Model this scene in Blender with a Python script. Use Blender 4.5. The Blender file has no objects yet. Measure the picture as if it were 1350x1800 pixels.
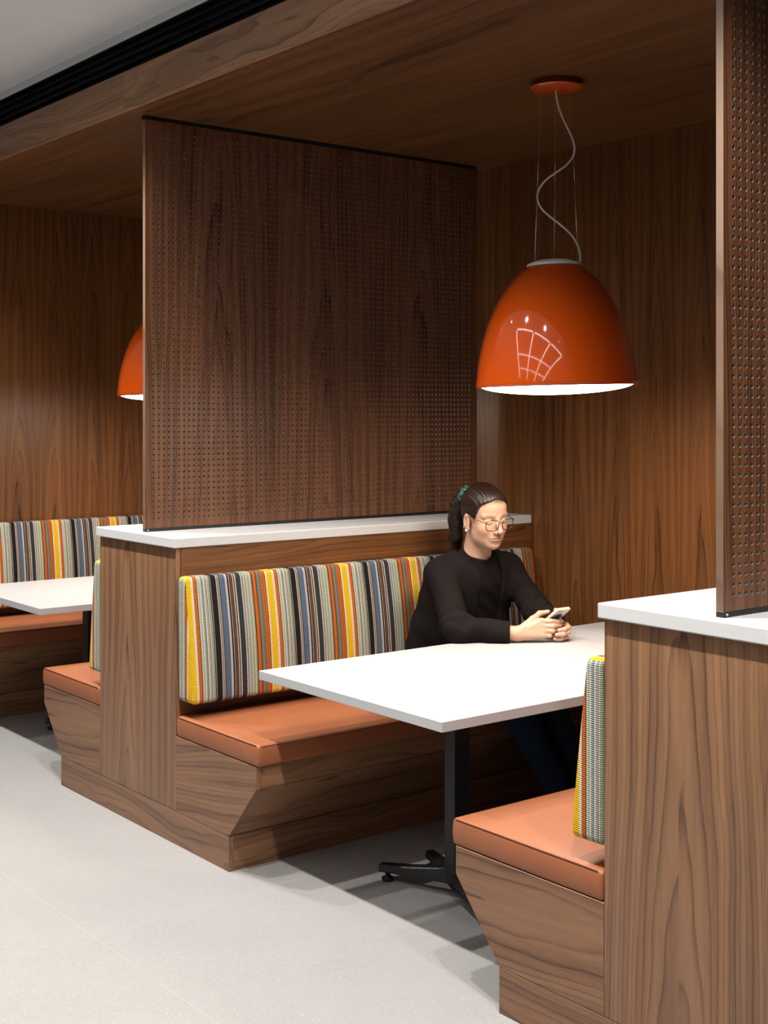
import bpy, bmesh, math, random
import numpy as np
from mathutils import Vector, Matrix

scene = bpy.context.scene
COL = scene.collection
random.seed(7)
rng = np.random.default_rng(7)

# ------------------------------------------------------------------ camera, world, exposure
F_PX, YAW, HORIZON, CAM_H = 2324.3, 51.9327, 726.62, 1.626
CAM = (4.7287, -2.4564, CAM_H)
cd = bpy.data.cameras.new('camera')
cam = bpy.data.objects.new('camera', cd)
COL.objects.link(cam)
cam.location = CAM
cam.rotation_euler = (math.radians(90), 0, math.radians(YAW))
cd.sensor_fit = 'VERTICAL'
cd.sensor_height = 36.0
cd.sensor_width = 27.0
cd.lens = F_PX / 1800 * 36.0
cd.shift_y = (HORIZON - 900) / 1800
cd.clip_start = 0.05
scene.camera = cam

vs = scene.view_settings
vs.view_transform = 'Standard'
vs.look = 'None'
vs.gamma = 1.0
vs.use_curve_mapping = False
vs.exposure = 0.0

w = bpy.data.worlds.new('world')
scene.world = w
w.use_nodes = True
bg = w.node_tree.nodes['Background']
bg.inputs[0].default_value = (0.80, 0.88, 1.0, 1)
bg.inputs[1].default_value = 0.02

DOWNLIGHT_W = 188.0
LINE_STRENGTH = 12.0
PENDANT_STRENGTH = 33.0

# ------------------------------------------------------------------ dimensions (metres)
P = 2.7981            # pitch of the booths
E = 0.3185            # half width of a divider
PL = 0.70             # plinth half width
BB = 0.8785           # bench front
SC = 0.8915           # seat cushion front
ZP, ZK, ZB = 0.1255, 0.3302, 0.4085
ZS = 0.485            # seat top
ZT0, ZT1 = 1.1177, 1.1559
CW = 0.3279
D = 1.8637            # back wall
ZC = 2.8076           # booth ceiling
YF = -0.0537          # fascia face
ZF = 2.9596
ZCOR = 3.12           # corridor ceiling
TH = 0.74

# ------------------------------------------------------------------ helpers
def link(o, parent=None):
    COL.objects.link(o)
    if parent is not None:
        o.parent = parent
    return o

def tag(o, label=None, cat=None, group=None, kind=None):
    if label: o['label'] = label
    if cat: o['category'] = cat
    if group: o['group'] = group
    if kind: o['kind'] = kind
    return o

def thing(name, loc, label, cat, group=None, rot=(0, 0, 0)):
    o = bpy.data.objects.new(name, None)
    o.empty_display_size = 0.1
    o.location = loc
    o.rotation_euler = rot
    link(o)
    return tag(o, label, cat, group)

def struct(name, loc=(0, 0, 0)):
    o = bpy.data.objects.new(name, None)
    o.location = loc
    link(o)
    o['kind'] = 'structure'
    return o

def copy_tree(src, parent=None):
    c = src.copy()
    COL.objects.link(c)
    c.parent = parent
    for ch in list(src.children):
        copy_tree(ch, c)
    return c

def uv_planar(bm, grain='z', off=(0, 0), rot=0.0):
    """UV in metres: u across the grain, v along it."""
    uv = bm.loops.layers.uv.verify()
    cr, sr = math.cos(rot), math.sin(rot)
    gi = 'xyz'.index(grain)
    for f in bm.faces:
        n = f.normal
        k = max(range(3), key=lambda i: abs(n[i]))
        axes = [i for i in range(3) if i != k]
        if gi in axes:
            va = gi
            ua = axes[0] if axes[1] == gi else axes[1]
        else:
            ua, va = axes
        for l in f.loops:
            c = l.vert.co
            u, v = c[ua], c[va]
            if ua == 0 and k == 2 and gi == 1: pass
            l[uv].uv = (u * cr - v * sr + off[0], u * sr + v * cr + off[1])

def finish(name, bm, mat, parent=None, smooth=False, loc=None):
    me = bpy.data.meshes.new(name)
    bm.to_mesh(me)
    bm.free()
    if isinstance(mat, (list, tuple)):
        for m in mat: me.materials.append(m)
    else:
        me.materials.append(mat)
    if smooth:
        me.polygons.foreach_set('use_smooth', [True] * len(me.polygons))
    o = bpy.data.objects.new(name, me)
    if loc is not None: o.location = loc
    return link(o, parent)

def bm_box(lo, hi, bevel=0.0, seg=1):
    bm = bmesh.new()
    bmesh.ops.create_cube(bm, size=1)
    for v in bm.verts:
        for i in range(3):
            v.co[i] = lo[i] if v.co[i] < 0 else hi[i]
    if bevel > 0:
        bmesh.ops.bevel(bm, geom=list(bm.edges), offset=bevel, segments=seg, profile=0.5, affect='EDGES')
    bm.normal_update()
    return bm

def box(name, lo, hi, mat, parent=None, grain='z', bevel=0.0, off=None, rot=0.0, seg=1, smooth=False):
    bm = bm_box(lo, hi, bevel, seg)
    if off is None: off = (random.uniform(0, 3), random.uniform(0, 3))
    uv_planar(bm, grain, off, rot)
    return finish(name, bm, mat, parent, smooth)

def prism(name, pts, axis, a, b, mat, parent=None, grain='x', bevel=0.0, off=None, rot=0.0):
    """extrude polygon pts (in the two other axes) along axis from a to b"""
    bm = bmesh.new()
    def mk(p, t):
        if axis == 'y': return (p[0], t, p[1])
        if axis == 'x': return (t, p[0], p[1])
        return (p[0], p[1], t)
    va = [bm.verts.new(mk(p, a)) for p in pts]
    vb = [bm.verts.new(mk(p, b)) for p in pts]
    bm.faces.new(va); bm.faces.new(list(reversed(vb)))
    n = len(pts)
    for i in range(n):
        bm.faces.new((va[i], vb[i], vb[(i + 1) % n], va[(i + 1) % n]))
    bmesh.ops.recalc_face_normals(bm, faces=list(bm.faces))
    if bevel > 0:
        bmesh.ops.bevel(bm, geom=list(bm.edges), offset=bevel, segments=1, profile=0.5, affect='EDGES')
    bm.normal_update()
    if off is None: off = (random.uniform(0, 3), random.uniform(0, 3))
    uv_planar(bm, grain, off, rot)
    return finish(name, bm, mat, parent)

def bm_tube(bm, pts, r, n=8, closed=False, caps=True):
    pts = [Vector(p) for p in pts]
    m = len(pts)
    rr = r if isinstance(r, (list, tuple)) else [r] * m
    rings = []
    prev = None
    for i in range(m):
        if closed: t = pts[(i + 1) % m] - pts[i - 1]
        else: t = pts[min(i + 1, m - 1)] - pts[max(i - 1, 0)]
        t.normalize()
        if prev is None:
            a = Vector((0, 0, 1)) if abs(t.z) < 0.9 else Vector((1, 0, 0))
            nrm = (a - t * a.dot(t)).normalized()
        else:
            nrm = (prev - t * prev.dot(t)).normalized()
        prev = nrm
        bn = t.cross(nrm)
        rings.append([bm.verts.new(pts[i] + (nrm * math.cos(2 * math.pi * k / n) + bn * math.sin(2 * math.pi * k / n)) * rr[i]) for k in range(n)])
    for i in range(m if closed else m - 1):
        A, B = rings[i], rings[(i + 1) % m]
        for k in range(n):
            bm.faces.new((A[k], A[(k + 1) % n], B[(k + 1) % n], B[k]))
    if caps and not closed:
        bm.faces.new(list(reversed(rings[0]))); bm.faces.new(rings[-1])
    return bm

def tube(name, pts, r, mat, parent=None, n=8, closed=False):
    bm = bmesh.new()
    bm_tube(bm, pts, r, n, closed)
    bmesh.ops.recalc_face_normals(bm, faces=list(bm.faces))
    return finish(name, bm, mat, parent, True)

def lathe(name, prof, mat, parent=None, n=64, smooth=True, closed=False):
    bm = bmesh.new()
    rings = []
    for r, z in prof:
        if r < 1e-6: rings.append([bm.verts.new((0, 0, z))])
        else: rings.append([bm.verts.new((r * math.cos(2 * math.pi * k / n), r * math.sin(2 * math.pi * k / n), z)) for k in range(n)])
    idx = list(range(len(rings)))
    pairs = list(zip(idx[:-1], idx[1:])) + ([(idx[-1], 0)] if closed else [])
    for i, j in pairs:
        A, B = rings[i], rings[j]
        for k in range(n):
            k2 = (k + 1) % n
            q = []
            for v in (A[k % len(A)], A[k2 % len(A)], B[k2 % len(B)], B[k % len(B)]):
                if v not in q: q.append(v)
            if len(q) > 2: bm.faces.new(q)
    bmesh.ops.recalc_face_normals(bm, faces=list(bm.faces))
    return finish(name, bm, mat, parent, smooth)

def cushion_bm(lo, hi, r, deform=None, ticks=(8, 16, 6)):
    """rounded box on a grid; deform(p) -> p"""
    axes = []
    for i in range(3):
        a, b = lo[i], hi[i]
        t = [a, a + r * .35, a + r * .7]
        t += list(np.linspace(a + r, b - r, ticks[i]))
        t += [b - r * .7, b - r * .35, b]
        axes.append(t)
    bm = bmesh.new()
    cache = {}
    L = Vector([lo[i] + r for i in range(3)]); Hh = Vector([hi[i] - r for i in range(3)])
    def vert(i, j, k):
        key = (i, j, k)
        if key not in cache:
            p = Vector((axes[0][i], axes[1][j], axes[2][k]))
            q = Vector([min(max(p[a], L[a]), Hh[a]) for a in range(3)])
            dlt = p - q
            if dlt.length > 1e-9: p = q + dlt.normalized() * r
            cache[key] = bm.verts.new(deform(p) if deform else p)
        return cache[key]
    n = [len(a) for a in axes]
    for ax in range(3):
        o1, o2 = [a for a in range(3) if a != ax]
        for side in (0, n[ax] - 1):
            for i in range(n[o1] - 1):
                for j in range(n[o2] - 1):
                    q = []
                    for di, dj in ((0, 0), (1, 0), (1, 1), (0, 1)):
                        key = [0, 0, 0]; key[ax] = side; key[o1] = i + di; key[o2] = j + dj
                        q.append(vert(*key))
                    bm.faces.new(q)
    bmesh.ops.recalc_face_normals(bm, faces=list(bm.faces))
    bm.normal_update()
    return bm

# ------------------------------------------------------------------ materials
def srgb(r, g, b):
    f = lambda c: (c / 255) / 12.92 if c <= 10 else (((c / 255) + 0.055) / 1.055) ** 2.4
    return (f(r), f(g), f(b), 1)

class NT:
    def __init__(self, name):
        self.m = bpy.data.materials.new(name)
        self.m.use_nodes = True
        self.t = self.m.node_tree
        self.p = self.t.nodes['Principled BSDF']
    def n(self, typ, **kw):
        nd = self.t.nodes.new(typ)
        for k, v in kw.items(): setattr(nd, k, v)
        return nd
    def l(self, a, b): self.t.links.new(a, b)
    def math(self, op, a, b=None, c=None):
        nd = self.n('ShaderNodeMath', operation=op)
        for i, x in enumerate((a, b, c)):
            if x is None: continue
            if isinstance(x, (int, float)): nd.inputs[i].default_value = x
            else: self.l(x, nd.inputs[i])
        return nd.outputs[0]
    def mix(self, fac, a, b, blend='MIX'):
        nd = self.n('ShaderNodeMix', data_type='RGBA', blend_type=blend)
        for sock, x in ((nd.inputs[0], fac), (nd.inputs[6], a), (nd.inputs[7], b)):
            if isinstance(x, (int, float)): sock.default_value = x
            elif isinstance(x, tuple): sock.default_value = x
            else: self.l(x, sock)
        return nd.outputs[2]
    def noise(self, vec, scale, detail=2.0, rough=0.5, dim='3D'):
        nd = self.n('ShaderNodeTexNoise', noise_dimensions=dim)
        nd.inputs['Scale'].default_value = scale
        nd.inputs['Detail'].default_value = detail
        nd.inputs['Roughness'].default_value = rough
        if vec is not None: self.l(vec, nd.inputs['Vector'])
        return nd.outputs[0]
    def ramp(self, fac, stops, interp='LINEAR'):
        nd = self.n('ShaderNodeValToRGB')
        cr = nd.color_ramp
        cr.interpolation = interp
        while len(cr.elements) > 1: cr.elements.remove(cr.elements[-1])
        cr.elements[0].position = stops[0][0]; cr.elements[0].color = stops[0][1]
        for p_, c in stops[1:]:
            e = cr.elements.new(p_); e.color = c
        self.l(fac, nd.inputs[0])
        return nd.outputs[0]
    def comb(self, x, y, z=0.0):
        nd = self.n('ShaderNodeCombineXYZ')
        for i, v in enumerate((x, y, z)):
            if isinstance(v, (int, float)): nd.inputs[i].default_value = v
            else: self.l(v, nd.inputs[i])
        return nd.outputs[0]
    def uv(self):
        tc = self.n('ShaderNodeTexCoord')
        sp = self.n('ShaderNodeSeparateXYZ')
        self.l(tc.outputs['UV'], sp.inputs[0])
        return sp.outputs[0], sp.outputs[1]
    def bump(self, h, strength, dist):
        nd = self.n('ShaderNodeBump')
        nd.inputs['Strength'].default_value = strength
        nd.inputs['Distance'].default_value = dist
        self.l(h, nd.inputs['Height'])
        self.l(nd.outputs[0], self.p.inputs['Normal'])
    def set(self, **kw):
        for k, v in kw.items():
            s = self.p.inputs[k.replace('_', ' ')]
            if isinstance(v, (int, float, tuple)): s.default_value = v
            else: self.l(v, s)
        return self

def walnut(name, leaf=0.20, A=300.0, B=3.0, light=(0.310, 0.170, 0.094, 1), dark=(0.105, 0.049, 0.029, 1), rough=0.36, warp=1.6, contrast=1.0, fine_amt=0.75, streak_amt=0.55):
    m = NT(name)
    u, v = m.uv()
    ul = m.math('PINGPONG', u, leaf)
    cell = m.math('FLOOR', m.math('DIVIDE', u, leaf * 2))
    low = m.noise(m.comb(m.math('MULTIPLY', ul, 6.0), m.math('MULTIPLY', v, 1.3), m.math('MULTIPLY', cell, 3.7)), 1.0, 2.0, 0.45)
    wob = m.noise(m.comb(m.math('MULTIPLY', ul, 30.0), m.math('MULTIPLY', v, 6.0), m.math('MULTIPLY', cell, 1.9)), 1.0, 2.0, 0.5)
    fld = m.math('ADD', m.math('MULTIPLY', m.math('POWER', ul, 1.8), A), m.math('MULTIPLY', v, B))
    fld = m.math('ADD', fld, m.math('MULTIPLY', low, warp * 2.4))
    fld = m.math('ADD', fld, m.math('MULTIPLY', wob, 0.35))
    fld = m.math('ADD', fld, m.math('MULTIPLY', cell, 0.37))
    ring = m.math('FRACT', fld)
    # slow darkening then a sharp late-wood line, then back to pale early wood
    rise = m.math('POWER', ring, 5.0)
    fall = m.math('MINIMUM', m.math('DIVIDE', m.math('SUBTRACT', 1.0, ring), 0.06), 1.0)
    line = m.math('MULTIPLY', rise, fall)
    broad = m.math('SINE', m.math('MULTIPLY', fld, 2 * math.pi / 3.3))
    fine = m.noise(m.comb(m.math('MULTIPLY', u, 520.0), m.math('MULTIPLY', v, 9.0)), 1.0, 3.0, 0.65)
    streak = m.noise(m.comb(m.math('MULTIPLY', ul, 45.0), m.math('MULTIPLY', v, 0.8), m.math('MULTIPLY', cell, 1.3)), 1.0, 3.0, 0.55)
    tone = m.noise(m.comb(m.math('MULTIPLY', u, 3.0), m.math('MULTIPLY', v, 0.7)), 1.0, 2.0)
    amp = m.noise(m.comb(m.math('MULTIPLY', ul, 9.0), m.math('MULTIPLY', v, 1.2), 5.0), 1.0, 1.0)
    d = m.math('MULTIPLY', line, m.math('MULTIPLY_ADD', amp, 1.25, -0.05))
    d = m.math('ADD', d, m.math('MULTIPLY', broad, 0.13))
    d = m.math('ADD', d, m.math('MULTIPLY', m.math('SUBTRACT', fine, 0.5), fine_amt))
    d = m.math('ADD', d, m.math('MULTIPLY', m.math('SUBTRACT', streak, 0.45), streak_amt))
    d = m.math('ADD', d, m.math('MULTIPLY', m.math('SUBTRACT', tone, 0.45), 0.8))
    d = m.math('MULTIPLY_ADD', d, contrast, 0.22)
    mid = tuple(0.55 * a + 0.45 * b for a, b in zip(light, dark))
    col = m.ramp(d, [(0.0, light), (0.45, mid), (1.0, dark)])
    hue = m.noise(m.comb(m.math('MULTIPLY', ul, 14.0), m.math('MULTIPLY', v, 1.0), 9.0), 1.0, 2.0)
    col = m.mix(m.math('MULTIPLY', hue, 0.9), m.mix(1.0, col, (1.10, 1.03, 0.86, 1), 'MULTIPLY'), m.mix(1.0, col, (0.92, 0.95, 1.10, 1), 'MULTIPLY'))
    m.set(Base_Color=col, Roughness=rough)
    m.p.inputs['Specular IOR Level'].default_value = 0.45
    m.bump(fine, 0.10, 0.002)
    return m.m

M = {}
M['walnut'] = walnut('walnut_veneer', leaf=0.24, A=150, B=2.4, light=(0.300, 0.158, 0.082, 1), dark=(0.085, 0.039, 0.022, 1), contrast=1.15, streak_amt=.6)
M['walnut_side'] = walnut('walnut_bench_side', leaf=0.26, A=110, B=0.9, warp=1.5, light=(0.290, 0.150, 0.078, 1), dark=(0.085, 0.038, 0.021, 1), contrast=1.25, rough=.4)
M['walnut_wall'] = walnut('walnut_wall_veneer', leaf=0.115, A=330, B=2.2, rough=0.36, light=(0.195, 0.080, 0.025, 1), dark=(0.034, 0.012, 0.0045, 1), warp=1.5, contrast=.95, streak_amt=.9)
M['walnut_screen'] = walnut('walnut_screen_veneer', leaf=0.27, A=150, B=2.0, rough=0.36, light=(0.190, 0.079, 0.036, 1), dark=(0.040, 0.015, 0.008, 1), contrast=1.3, streak_amt=.8)
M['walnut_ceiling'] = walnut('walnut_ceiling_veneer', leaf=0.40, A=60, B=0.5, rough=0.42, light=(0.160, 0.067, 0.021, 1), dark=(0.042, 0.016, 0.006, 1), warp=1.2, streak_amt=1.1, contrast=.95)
M['walnut_board'] = walnut('walnut_board', leaf=0.35, A=70, B=1.2, rough=0.40, warp=2.8, light=(0.275, 0.142, 0.074, 1), dark=(0.080, 0.036, 0.020, 1), contrast=1.2)
M['walnut_fascia'] = walnut('walnut_fascia_board', leaf=0.35, A=70, B=1.2, rough=0.5, warp=2.8, light=(0.37, 0.195, 0.098, 1), dark=(0.120, 0.056, 0.030, 1), contrast=1.2)
M['walnut_edge'] = walnut('walnut_edge_band', leaf=0.30, A=60, B=0.8, rough=0.40, light=(0.225, 0.150, 0.108, 1), dark=(0.125, 0.078, 0.054, 1), contrast=1.2)

def plain(name, col, rough=0.5, spec=0.5, metal=0.0, noise_amt=0.06, scale=60, **kw):
    m = NT(name)
    tc = m.n('ShaderNodeTexCoord')
    nz = m.noise(tc.outputs['Object'], scale, 3.0)
    c2 = tuple(min(1, c * (1 - noise_amt * 2)) for c in col[:3]) + (1,)
    c = m.mix(nz, c2, tuple(min(1, x * (1 + noise_amt)) for x in col[:3]) + (1,))
    m.set(Base_Color=c, Roughness=rough, Metallic=metal)
    m.p.inputs['Specular IOR Level'].default_value = spec
    for k, v in kw.items():
        m.p.inputs[k.replace('_', ' ')].default_value = v
    return m.m

M['quartz'] = plain('white_quartz', (0.60, 0.60, 0.60, 1), 0.32, noise_amt=0.03, scale=220)
M['tabletop'] = plain('white_laminate', (0.43, 0.43, 0.435, 1), 0.38, noise_amt=0.01)
M['black_metal'] = plain('black_powder_coat', (0.010, 0.011, 0.014, 1), 0.42, noise_amt=0.1, scale=400)
M['black_rail'] = plain('black_rail', (0.006, 0.006, 0.007, 1), 0.45)
M['diffuser_black'] = plain('black_diffuser', (0.004, 0.004, 0.0045, 1), 0.6, spec=0.15)
M['mdf'] = plain('pale_board_core', (0.21, 0.205, 0.21, 1), 0.36)
M['chrome'] = plain('steel', (0.7, 0.7, 0.7, 1), 0.25, metal=1.0)
M['paint'] = plain('grey_white_paint', (0.74, 0.755, 0.77, 1), 0.8, noise_amt=0.02, scale=8)
M['grout'] = plain('pale_grout', (0.41, 0.402, 0.392, 1), 0.85)
M['lamp_orange'] = plain('orange_gloss_lacquer', (0.50, 0.064, 0.004, 1), 0.06, noise_amt=0.0, Coat_Weight=0.6, Coat_Roughness=0.02)
M['lamp_white'] = plain('white_lacquer', (0.8, 0.8, 0.8, 1), 0.25, noise_amt=0.0)
M['cord'] = plain('clear_braided_cord', (0.55, 0.50, 0.45, 1), 0.3)
M['black_rubber'] = plain('black_rubber', (0.012, 0.012, 0.012, 1), 0.7)

def tile_mat():
    m = NT('stone_tile')
    tc = m.n('ShaderNodeTexCoord')
    geo = m.n('ShaderNodeNewGeometry')
    pos = geo.outputs['Position']
    big = m.noise(pos, 3.0, 4.0, 0.6)
    med = m.noise(pos, 28.0, 5.0, 0.65)
    vor = m.n('ShaderNodeTexVoronoi')
    vor.inputs['Scale'].default_value = 95
    m.l(pos, vor.inputs['Vector'])
    speck = m.math('GREATER_THAN', m.noise(pos, 130.0, 2.0, 0.7), 0.64)
    pit = m.math('GREATER_THAN', m.noise(pos, 60.0, 3.0, 0.75), 0.655)
    base = m.mix(big, (0.275, 0.266, 0.255, 1), (0.325, 0.319, 0.310, 1))
    base = m.mix(m.math('MULTIPLY', med, 0.5), base, (0.37, 0.363, 0.353, 1))
    base = m.mix(m.math('MULTIPLY', speck, 0.55), base, (0.52, 0.50, 0.48, 1))
    base = m.mix(m.math('MULTIPLY', pit, 0.55), base, (0.22, 0.20, 0.18, 1))
    m.set(Base_Color=base, Roughness=0.52)
    m.p.inputs['Specular IOR Level'].default_value = 0.35
    m.bump(med, 0.08, 0.003)
    return m.m
M['tile'] = tile_mat()

def leather():
    m = NT('tan_leather')
    tc = m.n('ShaderNodeTexCoord')
    o = tc.outputs['Object']
    a = m.noise(o, 5.0, 3.0)
    c = m.mix(a, srgb(143, 82, 51), srgb(157, 96, 63))
    v = m.n('ShaderNodeTexVoronoi'); v.inputs['Scale'].default_value = 520
    m.l(o, v.inputs['Vector'])
    m.set(Base_Color=c, Roughness=0.46)
    m.p.inputs['Specular IOR Level'].default_value = 0.4
    m.bump(v.outputs['Distance'], 0.06, 0.001)
    return m.m
M['leather'] = leather()
M['stitch'] = plain('dark_seam', srgb(96, 48, 26), 0.6)

def stripe_fabric():
    m = NT('striped_ribbed_fabric')
    u, v = m.uv()
    t = m.math('FRACT', m.math('ADD', m.math('DIVIDE', u, 0.3625), 10.0))
    Y = srgb(232, 186, 14); O = srgb(205, 98, 22); K = srgb(26, 25, 26); Cc = srgb(226, 210, 192)
    S = srgb(150, 160, 138); G = srgb(112, 128, 138); BL = srgb(88, 106, 128); BR = srgb(92, 68, 54); T = srgb(158, 142, 130)
    LI = srgb(188, 180, 182); SL = srgb(48, 54, 60); GM = srgb(108, 110, 98); PS = srgb(186, 196, 178)
    s1 = [(0, Y), (.031, Cc), (.055, K), (.062, O), (.092, K), (.099, PS), (.118, S), (.132, Cc), (.141, S), (.160, G), (.175, Cc), (.186, S),
          (.200, Cc), (.206, K), (.214, Cc), (.221, S), (.250, K), (.258, Cc), (.265, K), (.330, Cc), (.337, BR), (.346, T), (.366, K), (.373, BL), (.430, K), (.437, LI), (.462, K), (.482, Cc), (.488, BR)]
    s2 = [(0, BR), (.535, Cc), (.541, K), (.552, T), (.559, Cc), (.567, SL), (.630, Cc), (.637, T), (.652, G), (.662, Cc), (.671, S), (.700, Cc), (.708, S), (.735, Cc), (.743, S),
          (.765, K), (.775, O), (.815, K), (.822, GM), (.842, T), (.850, GM), (.885, O), (.905, K), (.909, O), (.930, K), (.938, Cc), (.960, Y)]
    r1 = m.ramp(t, s1, 'CONSTANT'); r2 = m.ramp(t, s2, 'CONSTANT')
    c = m.mix(m.math('GREATER_THAN', t, 0.5), r1, r2)
    rib = m.math('SINE', m.math('MULTIPLY', v, 2 * math.pi / 0.0054))
    rib01 = m.math('MULTIPLY_ADD', rib, 0.5, 0.5)
    fac = m.math('MULTIPLY_ADD', rib01, 0.50, 0.50)
    nz = m.noise(m.comb(m.math('MULTIPLY', u, 500.0), m.math('MULTIPLY', v, 150.0)), 1.0, 2.0)
    fac = m.math('MULTIPLY', fac, m.math('MULTIPLY_ADD', nz, 0.3, 0.85))
    cc = m.mix(1.0, c, m.comb(fac, fac, fac), 'MULTIPLY')
    m.set(Base_Color=cc, Roughness=0.85)
    m.p.inputs['Specular IOR Level'].default_value = 0.2
    m.bump(rib01, 0.5, 0.002)
    return m.m
M['fabric'] = stripe_fabric()

def emitter(name, col, strength):
    m = NT(name)
    m.set(Base_Color=(0.8, 0.8, 0.8, 1), Roughness=0.5)
    m.p.inputs['Emission Color'].default_value = col
    m.p.inputs['Emission Strength'].default_value = strength
    return m.m
M['pendant_glow'] = emitter('pendant_glow', (1.0, 0.85, 0.70, 1), PENDANT_STRENGTH)
M['line_glow'] = emitter('line_light_glow', (1.0, 0.97, 0.93, 1), LINE_STRENGTH)
M['down_glow'] = emitter('downlight_glow', (1.0, 0.95, 0.88, 1), 6.0)

# ================================================================== SETTING
# ---- floor: slab and stone tiles laid in 0.61 x 1.22 m
XMIN, XMAX, YMIN = -5.0, 8.0, -7.0
floor = box('floor', (XMIN, YMIN, -0.12), (XMAX, D + .1, -0.0008), M['grout'])
tag(floor, kind='structure')
TX, TY, GAP = 0.61, 1.22, 0.0022
bm = bm_box((GAP / 2, GAP / 2, -0.010), (TX - GAP / 2, TY - GAP / 2, 0.0), 0.0008)
uv_planar(bm)
tile_me = bpy.data.meshes.new('tile'); bm.to_mesh(tile_me); bm.free(); tile_me.materials.append(M['tile'])
x0, y0 = 0.905 - TX * 7, 0.59 - TY * 5
for i in range(17):
    for j in range(6):
        o = bpy.data.objects.new('tile', tile_me)
        o.location = (x0 + i * TX, y0 + j * TY, 0)
        if o.location.x > 6.2 or o.location.y < -5.6: continue
        link(o, floor)

# ---- walls
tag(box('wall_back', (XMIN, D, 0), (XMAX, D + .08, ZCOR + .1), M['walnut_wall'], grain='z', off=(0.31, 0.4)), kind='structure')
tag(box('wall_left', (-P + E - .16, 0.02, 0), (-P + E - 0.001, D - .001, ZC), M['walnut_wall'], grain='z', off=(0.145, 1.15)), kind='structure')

# ---- booth ceiling: veneered panels, seam along X at mid depth, seams between booths
ceil = box('ceiling', (XMIN, YF, ZC + .018), (XMAX, D, ZF), M['walnut_ceiling'], grain='x')
tag(ceil, kind='structure')
ys = [(YF, 0.913), (0.913, D)]
xs = [-5.0, -2.76, 0.035, 2.833, 5.63, 8.0]
for a, b in zip(xs[:-1], xs[1:]):
    for c, d_ in ys:
        box('ceiling_panel', (a + .0008, c + .0008, ZC), (b - .0008, d_ - .0008, ZC + .018), M['walnut_ceiling'], ceil, grain='x', bevel=0.0008)

# ---- fascia boards
fas = struct('trim_1', (0, YF, ZC))
for a, b in zip(xs[:-1], xs[1:]):
    box('fascia_board', (a + .0006, -.018, 0), (b - .0006, 0.0, ZF - ZC), M['walnut_fascia'], fas, grain='x', bevel=0.0012)
# white ceiling bead above the slot diffuser, corridor ceiling
tag(box('trim_2', (XMIN, YF - .012, 3.087), (XMAX, YF + .05, ZCOR + .02), M['paint'], bevel=.004), kind='structure')
tag(box('ceiling_corridor', (XMIN, YMIN, ZCOR), (XMAX, YF + .03, ZCOR + .1), M['paint']), kind='structure')

# ================================================================== slot diffuser (two lengths meet above the booth front)
def slot_diffuser(x0, x1, label):
    t = thing('slot_diffuser', (x0, YF, ZF), label, 'air diffuser', 'black linear slot diffusers above the fascia')
    L = x1 - x0
    box('back_plate', (0, 0.012, 0), (L, 0.030, 0.127), M['diffuser_black'], t)
    for k, z in enumerate((0.0, 0.030, 0.061, 0.092, 0.121)):
        box('blade', (0.001, -0.010 + (0.004 if 0 < k < 4 else 0), z), (L - .001, 0.014, z + (0.006 if k in (0, 4) else 0.004)), M['diffuser_black'], t, bevel=.0008)
    return t
slot_diffuser(XMIN, 0.62, 'longer black slot diffuser running left from the joint above the walnut fascia')
slot_diffuser(0.622, XMAX, 'black slot diffuser length right of the joint, above the walnut fascia')

# ================================================================== dividers
def build_divider(label):
    t = thing('booth_divider', (0, 0, 0), label, 'divider', 'walnut booth dividers')
    box('core', (-E + .002, 0.0205, ZP), (E - .002, D - .003, ZT0 - .001), M['walnut'], t, grain='y', off=(0.2, .6))
    box('end_panel', (-E, 0, ZP + .0015), (E, 0.02, ZT0), M['walnut'], t, grain='z', bevel=.0012, off=(0.205 + .22 * 6, 0.35))
    # plinth: front board, long side boards
    box('plinth_board', (-PL, 0, 0), (PL, 0.02, ZP), M['walnut_board'], t, grain='x', bevel=.001, off=(.1, .3))
    for s in (-1, 1):
        a, b = sorted((s * PL, s * (PL - .02)))
        box('plinth_board', (a, 0.021, 0), (b, D - .003, ZP), M['walnut_board'], t, grain='y', bevel=.001)
        a, b = sorted((s * (E - .002), s * (E + .004)))
        box('side_panel', (a, 0.021, 0.42), (b, D - .003, ZT0), M['walnut_wall'], t, grain='y', bevel=.001)
    return t
div_M = build_divider('walnut booth divider in the middle, its end panel facing the aisle between two benches')
div_N = copy_tree(div_M); div_N.location = (P, 0, 0)
div_N['label'] = 'walnut booth divider at the right edge of the picture, nearest the camera'

def build_counter(label):
    t = thing('counter_cap', (0, 0, ZT0), label, 'countertop', 'white quartz caps on the dividers')
    bm = bm_box((-CW, -.015, 0), (CW, D - .004, ZT1 - ZT0), .0035, 2)
    uv_planar(bm)
    finish('slab', bm, M['quartz'], t, False)
    return t
cap_M = build_counter('white quartz cap on the middle divider, behind the seated woman')
cap_N = copy_tree(cap_M); cap_N.location = (P, 0, ZT0)
cap_N['label'] = 'white quartz cap on the nearest divider at right'

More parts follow.
